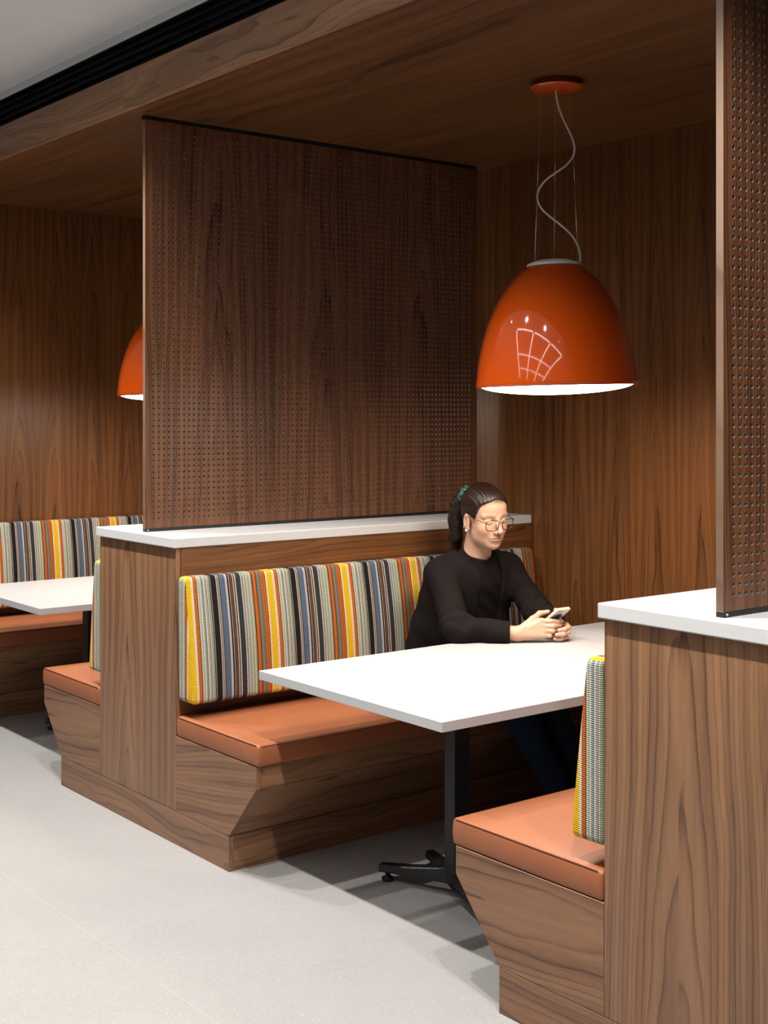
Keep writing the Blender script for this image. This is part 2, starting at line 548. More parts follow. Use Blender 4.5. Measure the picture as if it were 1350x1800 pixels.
# ================================================================== perforated screens
def screen_mesh():
    pit, nc, nr, r = 0.0230, 74, 68, 0.0057
    y0, z0 = 0.0665 - pit / 2, 1.2065 - pit / 2      # grid start
    ylo, yhi, zlo, zhi = 0.029, 1.795, ZT1 + .012, ZC - .016
    th = 0.0205
    verts = []; faces = []
    ga = [math.pi / 8 + k * math.pi / 4 for k in range(8)]
    yc = y0 + pit * np.arange(nc + 1); zc = z0 + pit * np.arange(nr + 1)
    for side, x in ((0, 0.0), (1, -th)):
        base = len(verts)
        for i in range(nc + 1):
            for j in range(nr + 1):
                verts.append((x, yc[i], zc[j]))
        ob = len(verts)
        for i in range(nc):
            for j in range(nr):
                cy, cz = yc[i] + pit / 2, zc[j] + pit / 2
                for a in ga: verts.append((x, cy + r * math.cos(a), cz + r * math.sin(a)))
        G = lambda i, j: base + i * (nr + 1) + j
        for i in range(nc):
            for j in range(nr):
                o = ob + (i * nr + j) * 8
                c = (G(i + 1, j + 1), G(i, j + 1), G(i, j), G(i + 1, j))  # quadrant order from angle pi/4
                # octagon verts k: 22.5,67.5 | 112.5,157.5 | 202.5,247.5 | 292.5,337.5
                for q in range(4):
                    a, b = o + 2 * q, o + 2 * q + 1
                    nx = o + (2 * q + 2) % 8
                    f1 = (c[q], b, a); f2 = (c[q], c[(q + 1) % 4], nx, b)
                    faces.append(f1 if side == 1 else f1[::-1]); faces.append(f2 if side == 1 else f2[::-1])
        # border strips
        b0 = len(verts)
        verts += [(x, ylo, zlo), (x, yhi, zlo), (x, yhi, zhi), (x, ylo, zhi)]
        cA, cB, cC, cD = G(0, 0), G(nc, 0), G(nc, nr), G(0, nr)
        bot = [G(i, 0) for i in range(nc + 1)]; top = [G(i, nr) for i in range(nc + 1)]
        lef = [G(0, j) for j in range(nr + 1)]; rig = [G(nc, j) for j in range(nr + 1)]
        for f in ([b0, b0 + 1] + bot[::-1], [b0 + 1, b0 + 2] + rig[::-1], [b0 + 2, b0 + 3] + top, [b0 + 3, b0] + lef):
            faces.append(tuple(f) if side == 0 else tuple(f[::-1]))
        if side == 0: obF, bF = ob, b0
        else: obB, bB = ob, b0
    nface_edge = len(faces)
    for q in range(4):
        faces.append((bF + q, bB + q, bB + (q + 1) % 4, bF + (q + 1) % 4))
    ntube = len(faces)
    for c in range(nc * nr):
        for k in range(8):
            a, b = obF + c * 8 + k, obF + c * 8 + (k + 1) % 8
            faces.append((a, b, obB + c * 8 + (k + 1) % 8, obB + c * 8 + k))
    me = bpy.data.meshes.new('perforated_panel')
    me.from_pydata(verts, [], faces)
    me.update()
    bmm = bmesh.new(); bmm.from_mesh(me)
    bmesh.ops.recalc_face_normals(bmm, faces=list(bmm.faces)); bmm.to_mesh(me); bmm.free()
    co = np.empty(len(me.vertices) * 3, 'f'); me.vertices.foreach_get('co', co); co = co.reshape(-1, 3)
    li = np.empty(len(me.loops), 'i'); me.loops.foreach_get('vertex_index', li)
    uvl = me.uv_layers.new(name='UVMap')
    uv = np.stack([co[li, 1] + .18, co[li, 2] + .35 + co[li, 0]], 1).astype('f')
    uvl.data.foreach_set('uv', uv.ravel())
    me.materials.append(M['walnut_screen']); me.materials.append(M['walnut_edge']); me.materials.append(M['mdf'])
    mi = np.zeros(len(me.polygons), 'i'); mi[ntube:] = 2; me.polygons.foreach_set('material_index', mi)
    for i in range(nface_edge, ntube): me.polygons[i].material_index = 1
    return me

SX = 0.0209
def build_screen(label):
    t = thing('perforated_screen', (SX, 0, 0), label, 'screen', 'perforated walnut screens')
    o = bpy.data.objects.new('panel', screen_mesh()); link(o, t)
    box('bottom_rail', (-.022, 0.030, ZT1), (.0015, 1.795, ZT1 + .013), M['black_rail'], t, bevel=.0008)
    box('top_rail', (-.022, 0.026, ZC - .017), (.0015, 1.795, ZC - .0002), M['black_rail'], t, bevel=.0008)
    for z in (ZT1 + .0065, ZC - .0085):
        bm = bmesh.new()
        bmesh.ops.create_cone(bm, cap_ends=True, segments=12, radius1=.0035, radius2=.003, depth=.002, matrix=Matrix.Translation((.0024, .040, z)) @ Matrix.Rotation(math.pi / 2, 4, 'Y'))
        finish('screw', bm, M['chrome'], t)
    return t
scr_M = build_screen('perforated walnut screen standing on the middle divider behind the seated woman')
scr_N = copy_tree(scr_M); scr_N.location = (P + SX, 0, 0)
scr_N['label'] = 'perforated walnut screen cut off by the right edge of the picture'

# ================================================================== benches
def build_bench(s, label):
    """s=+1 seat on the +X side of a divider, -1 on the other side"""
    t = thing('bench', (0, 0, 0), label, 'bench', 'upholstered booth benches')
    X = lambda x: s * x
    # side panel (pentagon) in the aisle plane
    pts = [(X(E + .001), ZP + .001), (X(PL), ZP + .001), (X(BB), ZK), (X(BB), ZB), (X(E + .001), ZB)]
    prism('side_panel', pts, 'y', 0.0, 0.02, M['walnut_side'], t, grain='x', bevel=.0012, rot=(0.07 if s < 0 else 0.16), off=(.9 + s * .2, .4))
    pts = [(X(PL - .001), ZP + .002), (X(BB - .001), ZK - .001), (X(BB - .022), ZK - .001), (X(PL - .022), ZP + .002)]
    prism('sloped_front', pts, 'y', 0.0205, D - .004, M['walnut_board'], t, grain='y', bevel=.0008)
    a, b = sorted((X(BB - .001), X(BB - .021)))
    box('front_board', (a, 0.0205, ZK + .0005), (b, D - .004, ZB), M['walnut_board'], t, grain='y', bevel=.0008)
    a, b = sorted((X(E + .006), X(BB - .0215)))
    box('deck', (a, 0.021, ZB - .02), (b, D - .004, ZB - .0005), M['walnut_board'], t, grain='y')
    # seat cushion
    lo = (min(X(E + .005), X(SC)), 0.0, ZB); hi = (max(X(E + .005), X(SC)), D - .006, ZS)
    def crown(p):
        p = Vector(p)
        if p.z > ZS - .03:
            cx = (p.x - lo[0]) / (hi[0] - lo[0]); cy = (p.y - lo[1]) / (hi[1] - lo[1])
            p.z += .007 * (1 - abs(2 * cx - 1) ** 3) * (1 - abs(2 * cy - 1) ** 8) * (p.z - (ZS - .03)) / .03
        b_ = .003 * math.sin(math.pi * (p.z - ZB) / (ZS - ZB))
        if p.y < .03: p.y -= b_
        if s * p.x > SC - .03: p.x += s * b_
        return p
    bm = cushion_bm(lo, hi, .011, crown, (10, 30, 4))
    uv_planar(bm)
    seat = finish('seat_cushion', bm, M['leather'], t, True)
    r = .0013
    zt = ZS - .002
    tube('seam', [(X(E + .02), -.0005, zt), (X(SC - .012), -.0005, zt)], r, M['stitch'], seat, 6)
    tube('seam', [(X(SC - .001), .008, ZS - .012), (X(SC - .0005), .004, ZB + .01)], r, M['stitch'], seat, 6)
    tube('seam', [(X(SC + .0005), .012, zt - .003), (X(SC + .0005), D - .02, zt - .003)], r, M['stitch'], seat, 6)
    # back cushion
    z0, z1 = 0.543, 1.012
    yb0, yb1 = 0.003, 1.812
    dep = 0.118
    lo = (E + .006, yb0, z0); hi = (E + .006 + dep, yb1, z1)
    def taper(p):
        p = Vector(p)
        h = (p.z - z0) / (z1 - z0)
        fx = (p.x - lo[0]) / dep
        th = dep - .058 * h ** 1.15
        bulge = .010 * math.sin(math.pi * h) * min(1, 8 * (p.y - yb0), 8 * (yb1 - p.y) + .3)
        x = lo[0] + fx * (th + bulge)
        return Vector((s * x, p.y, p.z))
    bm = cushion_bm(lo, hi, .020, taper, (5, 40, 12))
    uvl = bm.loops.layers.uv.verify()
    for f in bm.faces:
        c = f.calc_center_median()
        for l in f.loops:
            q = l.vert.co
            ax = abs(q.x)
            if abs(f.normal.y) > .75 or (c.y < .03 and abs(c.x) < E + .05 and abs(f.normal.z) < .7):
                if c.y < .5: u = .012 + (E + .10 - ax)
                else: u = yb1 + (E + .10 - ax)
                v = q.z
            elif abs(f.normal.z) > .7:
                u = q.y; v = q.z + (ax if c.z < .8 else -ax)
            else:
                u = q.y; v = q.z
            l[uvl].uv = (u - .012, v)
    finish('back_cushion', bm, M['fabric'], t, True)
    return t
bench_R = build_bench(1, 'bench with striped back and tan seat that the woman sits on')
bench_L = build_bench(-1, 'bench on the left side of the middle divider, mostly hidden behind its end panel')
bench_W = copy_tree(bench_R); bench_W.location = (-P, 0, 0)
bench_W['label'] = 'bench against the left wall, behind the smaller far table'
bench_N = copy_tree(bench_L); bench_N.location = (P, 0, 0)
bench_N['label'] = 'nearest bench at lower right, tan seat before the right divider'

# plinth of the bench along the left wall
wp = thing('bench_plinth', (-P, 0, 0), 'dark walnut plinth under the bench along the left wall', 'plinth')
box('plinth_board', (PL - .02, 0.021, 0), (PL, D - .003, ZP), M['walnut_board'], wp, grain='y', bevel=.001)
box('plinth_board', (E + .01, 0.0, 0), (PL, 0.02, ZP), M['walnut_board'], wp, grain='x', bevel=.001)

# ================================================================== tables
def build_table(label):
    T0, T1, y0, y1 = -0.4843, 0.4843, 0.012, D - .012
    t = thing('booth_table', (1.36175, 0, 0), label, 'table', 'white booth tables')
    bm = bm_box((T0, y0, TH - .0306), (T1, y1, TH), .0016, 2)
    uv_planar(bm)
    finish('tabletop', bm, M['tabletop'], t)
    for cy in (0.495, 1.50):
        c = box('column', (-.026, cy - .036, .05), (.026, cy + .036, TH - .043), M['black_metal'], t, bevel=.003)
        box('mounting_plate', (-.20, cy - .09, TH - .043), (.20, cy + .09, TH - .0307), M['black_metal'], t, bevel=.002)
        for a in range(4):
            ang = math.radians(45 + 90 * a) if False else [math.radians(x) for x in (22, 158, 202, 338)][a]
            bm = bmesh.new()
            L = 0.30
            secs = [(0.0, .030, .040, .105), (.06, .028, .040, .085), (L * .6, .024, .036, .066), (L, .019, .030, .056)]
            rings = []
            ca, sa = math.cos(ang), math.sin(ang)
            for dd, hw, zl, zh in secs:
                ring = []
                for off, z in ((-hw, zl), (hw, zl), (hw * .85, zh), (-hw * .85, zh)):
                    ring.append(bm.verts.new((dd * ca - off * sa, cy + dd * sa + off * ca, z)))
                rings.append(ring)
            for A_, B_ in zip(rings[:-1], rings[1:]):
                for k in range(4): bm.faces.new((A_[k], A_[(k + 1) % 4], B_[(k + 1) % 4], B_[k]))
            bm.faces.new(rings[0]); bm.faces.new(rings[-1])
            bmesh.ops.recalc_face_normals(bm, faces=list(bm.faces))
            bmesh.ops.bevel(bm, geom=list(bm.edges), offset=.003, segments=1, profile=.5, affect='EDGES')
            ft = finish('foot', bm, M['black_metal'], t)
            bm = bmesh.new()
            gx, gy = (L - .03) * ca, cy + (L - .03) * sa
            bm2 = [(0.0, .0), (.019, .0), (.021, .004), (.021, .011), (.009, .014), (.009, .032), (0.0, .032)]
            g = lathe('glide', bm2, M['black_rubber'], ft, 20)
            g.location = (gx, gy, 0.0005)
    return t
tab_M = build_table('white table the woman leans on, under the full orange lamp')
tab_L = copy_tree(tab_M); tab_L.location = (1.36175 - P, 0, 0)
tab_L['label'] = 'far white table at the left edge, beyond the middle divider'

# ================================================================== pendants
def build_pendant(loc, label):
    zr = 1.722 - ZC
    t = thing('pendant_lamp', loc, label, 'lamp', 'orange dome pendants')
    ax = Vector((-0.616, -0.787, 0))          # leans a little to the left
    tilt = Matrix.Translation((0, 0, zr)) @ Matrix.Rotation(math.radians(1.3), 4, Vector((0, 0, 1)).cross(ax)) @ Matrix.Translation((0, 0, 0))
    prof = [(.2887, 0), (.2786, .076), (.2594, .167), (.231, .248), (.1975, .314), (.154, .375), (.0975, .4255)]
    pr = np.array(prof)
    cf = np.polyfit(pr[:, 1], pr[:, 0] ** 2, 4)                 # smooth curve through the measured half widths
    from_z = .4255 * (1 - (1 - np.linspace(0, 1, 48)) ** 1.5)
    from_r = np.sqrt(np.maximum(np.polyval(cf, from_z), 1e-4))
    outer = list(zip(from_r, from_z))
    shade = lathe('shade', [(.273, .010), (.277, .001), (.284, -.001)] + outer + [(from_r[-1] - .004, from_z[-1] - .001)], M['lamp_orange'], t, 96)
    shade.matrix_local = tilt
    inner = [(r - .006, z) for r, z in outer]
    o = lathe('inner_reflector', [(.274, 0.0105), (.2735, 0.012)] + [(min(r, .2735), z) for r, z in inner if z > .014] + [(0, inner[-1][1])], M['lamp_white'], t, 64); o.matrix_local = tilt
    cap = lathe('top_cap', [(0.0975, .427), (.0985, .431), (.094, .437), (.06, .449), (0.0, .453)], M['lamp_white'], t, 64); cap.matrix_local = tilt
    n = 14
    diff = lathe('diffuser', [(.272 * math.cos(a), -.037 * math.sin(a) + .008) for a in np.linspace(0, math.pi / 2, n)], M['pendant_glow'], t, 64); diff.matrix_local = tilt
    # canopy on the ceiling
    can = lathe('canopy', [(0.0, -.0345), (.06, -.0335), (.088, -.0285), (.0965, -.024), (.0965, -.021), (.086, -.019), (.083, -.017), (.083, 0.0), (0, 0)], M['lamp_orange'], t, 64)
    # suspension wires and power cord
    top = [tilt @ Vector((.082 * math.cos(a), .082 * math.sin(a), .437)) for a in (math.radians(235), math.radians(115), math.radians(0))]
    rtv = Vector((0.6166, 0.7873, 0)); dv = Vector((-0.7873, 0.6166, 0))
    s_ = 2.03e-3
    cx = 977.0
    for (u0, u1, dd) in ((949, 936.5, -.03), (977.5, 976, .06), (1001, 1014.5, 0.0)):
        a_ = rtv * ((u0 - cx) * s_) + dv * dd * .6 + Vector((0, 0, -.026))
        b_ = rtv * ((u1 - cx) * s_) + dv * dd
        b_.z = zr + .437
        tube('wire', [a_, b_], .0009, M['chrome'], t, 6)
    px = [(975, 151), (976, 168), (980, 188), (988, 210), (998, 229), (1006, 246), (1010, 262), (1006, 278), (992, 294), (971, 307), (953, 321), (944, 336), (942, 350), (948, 366), (962, 379), (978, 391), (994, 404), (1006, 417), (1015, 433), (1019, 450), (1018, 460)]
    cp = [rtv * ((u - cx) * s_) + Vector((0, 0, 1.626 + (726.6 - v) * s_ - ZC)) for u, v in px]
    # resample smoothly
    arr = np.array([tuple(c) for c in cp]); tt = np.linspace(0, len(cp) - 1, 90)
    pts = np.stack([np.interp(tt, range(len(cp)), arr[:, i]) for i in range(3)], 1)
    for _ in range(6): pts[1:-1] = .5 * pts[1:-1] + .25 * (pts[:-2] + pts[2:])
    cord = tube('power_cord', [tuple(q) for q in pts], .0032, M['cord'], t, 10)
    # spiral strands of the braid
    arc = np.concatenate([[0], np.cumsum(np.linalg.norm(np.diff(pts, axis=0), axis=1))])
    fine = np.linspace(0, arc[-1], 700)
    pf = np.stack([np.interp(fine, arc, pts[:, i]) for i in range(3)], 1)
    tn = np.gradient(pf, axis=0); tn /= np.linalg.norm(tn, axis=1, keepdims=True)
    nn = np.cross(tn, [dv.x, dv.y, 0]); nn /= np.linalg.norm(nn, axis=1, keepdims=True); bb = np.cross(tn, nn)
    for ph in (0, math.pi):
        sp = pf + .0030 * (nn * np.cos(fine * 420 + ph)[:, None] + bb * np.sin(fine * 420 + ph)[:, None])
        tube('braid_strand', [tuple(q) for q in sp], .0010, M['lamp_white'], cord, 4)
    return t
lamp_M = build_pendant((1.40, 0.932, ZC), 'glossy orange dome pendant lamp hanging over the woman\'s table')
lamp_L = copy_tree(lamp_M); lamp_L.location = (1.40 - P + .015, 0.932, ZC)
lamp_L['label'] = 'orange dome pendant lamp at left, half hidden behind the middle screen'

# ================================================================== corridor lights (downlights in a row, grid of line lights)
def downlight(x):
    t = thing('downlight', (x, -0.66, ZCOR), 'small recessed ceiling downlight over the aisle', 'downlight', 'row of aisle downlights')
    lathe('trim_ring', [(.034, -.001), (.046, -.004), (.052, -.001), (.052, 0)], M['lamp_white'], t, 24)
    lathe('lens', [(0, -.001), (.034, -.001)], M['down_glow'], t, 24)
    ld = bpy.data.lights.new('downlight_beam', 'SPOT')
    ld.energy = DOWNLIGHT_W
    ld.color = (1.0, 0.965, 0.925)
    ld.spot_size = math.radians(118)
    ld.spot_blend = 0.6
    ld.shadow_soft_size = 0.03
    lo = bpy.data.objects.new('downlight_beam', ld)
    lo.location = (0, 0, -.012)
    link(lo, t)
for k in range(-2, 5):
    downlight(0.15 + 1.02 * k)

grid = thing('line_light_grid', (2.4, -3.2, ZCOR), 'large grid of glowing line lights on the corridor ceiling', 'ceiling light')
def line_light(a, b):
    hw = .022
    lo = (min(a[0], b[0]) - hw - 2.4, min(a[1], b[1]) - hw + 3.2); hi = (max(a[0], b[0]) + hw - 2.4, max(a[1], b[1]) + hw + 3.2)
    h = box('housing', (lo[0] - .006, lo[1] - .006, -.020), (hi[0] + .006, hi[1] + .006, -.0005), M['lamp_white'], grid)
    box('lens', (lo[0], lo[1], -.024), (hi[0], hi[1], -.0205), M['line_glow'], h)
LX = (0.55, 1.7, 2.85, 4.0)
for x in LX:
    line_light((x, -1.15), (x, -5.2))
for y in (-1.07, -2.6, -4.0):
    for xa, xb in zip(LX[:-1], LX[1:]):
        line_light((xa + .075, y), (xb - .075, y))

# ================================================================== PERSON (implicit surfaces meshed with surface nets)
def length(v): return np.sqrt((v * v).sum(-1))
def smin(a, b, k):
    h = np.clip(0.5 + 0.5 * (b - a) / k, 0, 1)
    return b + (a - b) * h - k * h * (1 - h)
def smax(a, b, k): return -smin(-a, -b, k)
def cone(p, a, b, ra, rb):
    a = np.asarray(a, 'f'); b = np.asarray(b, 'f')
    ab = b - a
    h = np.clip(((p - a) @ ab) / (ab @ ab), 0, 1)
    return length(p - a - h[:, None] * ab) - (ra + (rb - ra) * h)
def ell(p, c, r):
    q = p - np.asarray(c, 'f'); r = np.asarray(r, 'f')
    k0 = length(q / r); k1 = length(q / (r * r))
    return k0 * (k0 - 1.0) / np.maximum(k1, 1e-6)
def chain(p, pts, rs, k=0.004):
    d = None
    for i in range(len(pts) - 1):
        c = cone(p, pts[i], pts[i + 1], rs[i], rs[i + 1])
        d = c if d is None else smin(d, c, k)
    return d

def mesh_sdf(name, fn, lo, hi, h, mat, parent, base, block=16):
    lo = np.array(lo, 'f'); hi = np.array(hi, 'f')
    n = np.ceil((hi - lo) / h).astype(int) + 1
    n = ((n + block - 1) // block) * block
    S = np.full(n, 1.0, 'f')
    nb = n // block
    cx = np.stack(np.meshgrid(*[(np.arange(m) + .5) * block * h for m in nb], indexing='ij'), -1).reshape(-1, 3).astype('f') + lo
    dc = fn(cx)
    rad = block * h * 0.87 * 1.45 + h * 2
    bi = np.stack(np.meshgrid(*[np.arange(m) for m in nb], indexing='ij'), -1).reshape(-1, 3)
    loc = np.stack(np.meshgrid(*[np.arange(block)] * 3, indexing='ij'), -1).reshape(-1, 3).astype('f') * h
    near = np.abs(dc) < rad
    for b, d, act in zip(bi, dc, near):
        sl = tuple(slice(int(x) * block, int(x) * block + block) for x in b)
        if not act:
            S[sl] = d
    act = bi[near]
    for c0 in range(0, len(act), 24):
        ch = act[c0:c0 + 24]
        pts = (ch[:, None, :] * (block * h) + loc[None]).reshape(-1, 3).astype('f') + lo
        v = fn(pts).reshape(len(ch), block, block, block)
        for b, vv in zip(ch, v):
            sl = tuple(slice(int(x) * block, int(x) * block + block) for x in b)
            S[sl] = vv
    ins = S < 0
    cnt = np.zeros(tuple(m - 1 for m in S.shape), 'i1')
    for dx in (0, 1):
        for dy in (0, 1):
            for dz in (0, 1):
                cnt += ins[dx:S.shape[0] - 1 + dx, dy:S.shape[1] - 1 + dy, dz:S.shape[2] - 1 + dz]
    cells = np.argwhere((cnt > 0) & (cnt < 8))
    idx = np.full(cnt.shape, -1, 'i4')
    idx[tuple(cells.T)] = np.arange(len(cells))
    acc = np.zeros((len(cells), 3)); num = np.zeros(len(cells))
    corners = [(a, b, c) for a in (0, 1) for b in (0, 1) for c in (0, 1)]
    for a in corners:
        for b in corners:
            if sum(abs(x - y) for x, y in zip(a, b)) != 1 or a > b: continue
            va = S[tuple((cells + a).T)]; vb = S[tuple((cells + b).T)]
            m = (va < 0) != (vb < 0)
            t = va[m] / (va[m] - vb[m])
            acc[m] += np.array(a) + t[:, None] * (np.array(b) - np.array(a)); num[m] += 1
    V = (cells + acc / num[:, None]) * h + lo
    quads = []
    for ax in range(3):
        sl0 = [slice(None)] * 3; sl1 = [slice(None)] * 3
        sl0[ax] = slice(0, -1); sl1[ax] = slice(1, None)
        A_ = ins[tuple(sl0)]; B_ = ins[tuple(sl1)]
        e = np.argwhere(A_ != B_)
        o1, o2 = [(1, 2), (2, 0), (0, 1)][ax]
        ok = (e[:, o1] > 0) & (e[:, o2] > 0) & (e[:, o1] < S.shape[o1] - 1) & (e[:, o2] < S.shape[o2] - 1)
        e = e[ok]
        flip = ~A_[tuple(e.T)]
        u = np.zeros(3, int); u[o1] = 1; w_ = np.zeros(3, int); w_[o2] = 1
        q = np.stack([idx[tuple((e - u - w_).T)], idx[tuple((e - w_).T)], idx[tuple(e.T)], idx[tuple((e - u).T)]], 1)
        q[flip] = q[flip][:, ::-1]
        quads.append(q)
    Q = np.concatenate(quads)
    Q = Q[(Q >= 0).all(1)]
    me = bpy.data.meshes.new(name)
    Vb = (V - np.asarray(base)).astype('f')
    me.vertices.add(len(Vb)); me.vertices.foreach_set('co', Vb.ravel())
    me.loops.add(len(Q) * 4); me.loops.foreach_set('vertex_index', Q.astype('i').ravel())
    me.polygons.add(len(Q))
    me.polygons.foreach_set('loop_start', np.arange(0, len(Q) * 4, 4, dtype='i'))
    me.update(calc_edges=True); me.validate()
    me.polygons.foreach_set('use_smooth', np.ones(len(me.polygons), bool))
    me.materials.append(mat)
    o = bpy.data.objects.new(name, me)
    link(o, parent)
    return o, V

PB = (0.55, 1.21, 0.0)
person = thing('person', PB, 'seated person in a black cardigan with a dark ponytail, looking at a phone', 'person')

# head frame
HS = 1.05
HO = np.array((0.745, 1.1835, 1.2092))
psi, pit_, rol_ = math.radians(-9.5), math.radians(9.3), math.radians(3.2)
Fv = np.array((math.cos(pit_) * math.cos(psi), math.cos(pit_) * math.sin(psi), -math.sin(pit_)))
Sv = np.array((-math.sin(psi), math.cos(psi), 0))
Uv = np.cross(Fv, Sv)
Sv, Uv = Sv * math.cos(rol_) + Uv * math.sin(rol_), -Sv * math.sin(rol_) + Uv * math.cos(rol_)
HR = np.stack([Fv, Sv, Uv], 1)           # local -> world columns
def to_head(p): return ((p - HO) @ HR) / HS
def from_head(q): return tuple(HO + HS * (HR @ np.asarray(q, float)))

def sd_head(p):
    q = to_head(p).astype('f')
    a = q.copy(); a[:, 1] = np.abs(a[:, 1])
    d = ell(q, (-.014, 0, .034), (.097, .0745, .087))
    d = smin(d, ell(q, (.036, 0, .040), (.054, .060, .056)), .03)
    d = smin(d, ell(q, (.030, 0, -.035), (.060, .057, .082)), .03)
    d = smin(d, ell(a, (.018, .030, -.070), (.045, .026, .030)), .035)
    d = smin(d, ell(q, (.064, 0, -.098), (.026, .025, .020)), .028)
    d = smin(d, ell(a, (.056, .036, -.032), (.028, .024, .026)), .020)
    d = smin(d, cone(a, (.086, .014, .017), (.071, .047, .018), .007, .006), .014)
    d = smax(d, -ell(a, (.101, .031, -.001), (.017, .019, .012)), .012)
    d = smin(d, ell(a, (.0745, .031, -.003), (.0150, .0165, .0135)), .005)
    d = smin(d, cone(q, (.089, 0, .008), (.1135, 0, -.036), .0065, .0105), .012)
    d = smin(d, ell(a, (.100, .0125, -.0415), (.0105, .0075, .0075)), .007)
    d = smin(d, ell(q, (.0870, 0, -.066), (.0135, .026, .018)), .014)
    d = smin(d, ell(q, (.0945, 0, -.0625), (.0080, .0205, .0044)), .004)
    d = smin(d, ell(q, (.0935, 0, -.0725), (.0082, .0180, .0056)), .004)
    d = smax(d, -cone(a, (.1035, 0, -.0672), (.0910, .023, -.0690), .0016, .0012), .003)
    # ear
    e = ell(a, (-.007, .0770, -.017), (.0190, .0090, .0335))
    e = smax(e, -ell(a, (-.003, .0875, -.013), (.0115, .0085, .0200)), .005)
    e = smin(e, ell(a, (.001, .0755, -.043), (.009, .006, .0095)), .006)
    d = smin(d, e, .005)
    return d * HS

WR = (1.02, 1.10, .776)
ELR, ELL = (.862, .925, .790), (.86, 1.375, .812)
SHR, SHL = (.640, 1.045, .972), (.655, 1.395, .970)
WL = (1.020, 1.315, .790)
def sd_neck(p):
    d = cone(p, (.660, 1.208, 1.00), (.712, 1.188, 1.135), .062, .054)
    return smin(d, ell(p, (.655, 1.215, .965), (.075, .13, .085)), .05)

KR = {'i': (1.073, 1.180, .822), 'm': (1.080, 1.182, .803), 'r': (1.085, 1.181, .785), 'p': (1.087, 1.175, .768)}
FR = {'i': [(1.100, 1.204, .822), (1.106, 1.236, .818), (1.104, 1.262, .818)],
      'm': [(1.108, 1.208, .803), (1.106, 1.245, .801), (1.096, 1.270, .803)],
      'r': [(1.108, 1.206, .785), (1.102, 1.240, .784), (1.088, 1.262, .786)],
      'p': [(1.102, 1.198, .767), (1.094, 1.224, .765), (1.082, 1.240, .767)]}
def sd_hand_r(p):
    d = None
    for k, r in (('i', .0108), ('m', .0108), ('r', .0104), ('p', .0096)):
        c = cone(p, WR if k in 'mi' else (WR[0] + .003, WR[1], WR[2] - .010), KR[k], .0175, r + .0015)
        d = c if d is None else smin(d, c, .012)
    d = smin(d, cone(p, WR, ELR, .027, .036), .012)
    for k, r in (('i', .0096), ('m', .0098), ('r', .0093), ('p', .0082)):
        f = chain(p, [KR[k]] + FR[k], [r + .0012, r, r * .92, r * .80])
        d = smin(d, f, .0045)
    th = chain(p, [(1.030, 1.118, .792), (1.046, 1.160, .826), (1.049, 1.196, .846), (1.064, 1.226, .852)], [.0175, .0135, .0108, .0088], .008)
    return smin(d, th, .008)
KL = {'i': (1.098, 1.292, .800), 'm': (1.100, 1.290, .781), 'r': (1.096, 1.288, .763)}
FL = {'i': [(1.126, 1.276, .795), (1.131, 1.248, .790), (1.124, 1.226, .788)],
      'm': [(1.128, 1.272, .776), (1.132, 1.240, .772), (1.122, 1.214, .771)],
      'r': [(1.120, 1.268, .757), (1.122, 1.238, .754), (1.112, 1.216, .754)]}
def sd_hand_l(p):
    d = None
    for k, r in (('i', .0108), ('m', .0108), ('r', .0100)):
        c = cone(p, WL, KL[k], .0175, r + .001)
        d = c if d is None else smin(d, c, .012)
    d = smin(d, cone(p, WL, ELL, .027, .036), .012)
    for k, r in (('i', .0094), ('m', .0096), ('r', .0092)):
        d = smin(d, chain(p, [KL[k]] + FL[k], [r + .001, r, r * .92, r * .80]), .004)
    th = chain(p, [(1.035, 1.308, .800), (1.045, 1.298, .830), (1.052, 1.284, .848), (1.064, 1.268, .856)], [.0165, .013, .0105, .0085], .008)
    return smin(d, th, .008)
def sd_arms(p):
    d = cone(p, SHR, ELR, .045, .036)
    d = smin(d, cone(p, SHL, ELL, .045, .036), .01)
    d = smin(d, cone(p, SHR, SHL, .045, .045), .04)
    return d
GROUPS = [(sd_head, np.array((.74, 1.18, 1.20)), .17), (sd_hand_r, np.array((1.0, 1.09, .80)), .24), (sd_hand_l, np.array((1.0, 1.29, .80)), .20)]
def sd_body(p):
    d = smin(sd_neck(p), sd_arms(p), .04)
    for i, (fn, c, r) in enumerate(GROUPS):
        dist = length(p - c) - r
        near = dist < .05
        g = np.maximum(dist, .05).astype('f')
        if near.any(): g[near] = fn(p[near])
        d = smin(d, g, .018 if i == 0 else .002)
    return d

def skin_mat():
    m = NT('skin')
    at = m.n('ShaderNodeVertexColor'); at.layer_name = 'tone'
    tc = m.n('ShaderNodeTexCoord')
    nz = m.noise(tc.outputs['Object'], 90, 3)
    c = m.mix(1.0, at.outputs[0], m.comb(m.math('MULTIPLY_ADD', nz, .10, .95), m.math('MULTIPLY_ADD', nz, .12, .94), m.math('MULTIPLY_ADD', nz, .12, .94)), 'MULTIPLY')
    m.set(Base_Color=c, Roughness=0.48)
    m.p.inputs['Specular IOR Level'].default_value = 0.35
    m.p.inputs['Subsurface Weight'].default_value = 0.12
    m.p.inputs['Subsurface Radius'].default_value = (1.0, 0.35, 0.2)
    m.p.inputs['Subsurface Scale'].default_value = 0.008
    return m.m
M['skin'] = skin_mat()
body, V = mesh_sdf('body', sd_body, (.54, .86, .735), (1.16, 1.48, 1.345), .0026, M['skin'], person, PB)
q = to_head(V)
n_ = len(V)
base_c = np.tile(np.array([0.520, 0.305, 0.210]), (n_, 1))
def blend(mask, c):
    global base_c
    base_c = base_c * (1 - mask[:, None]) + np.array(c) * mask[:, None]
ay = np.abs(q[:, 1])
g = lambda x, s: np.exp(-(x / s) ** 2)
inhead = (length(q) < .16)
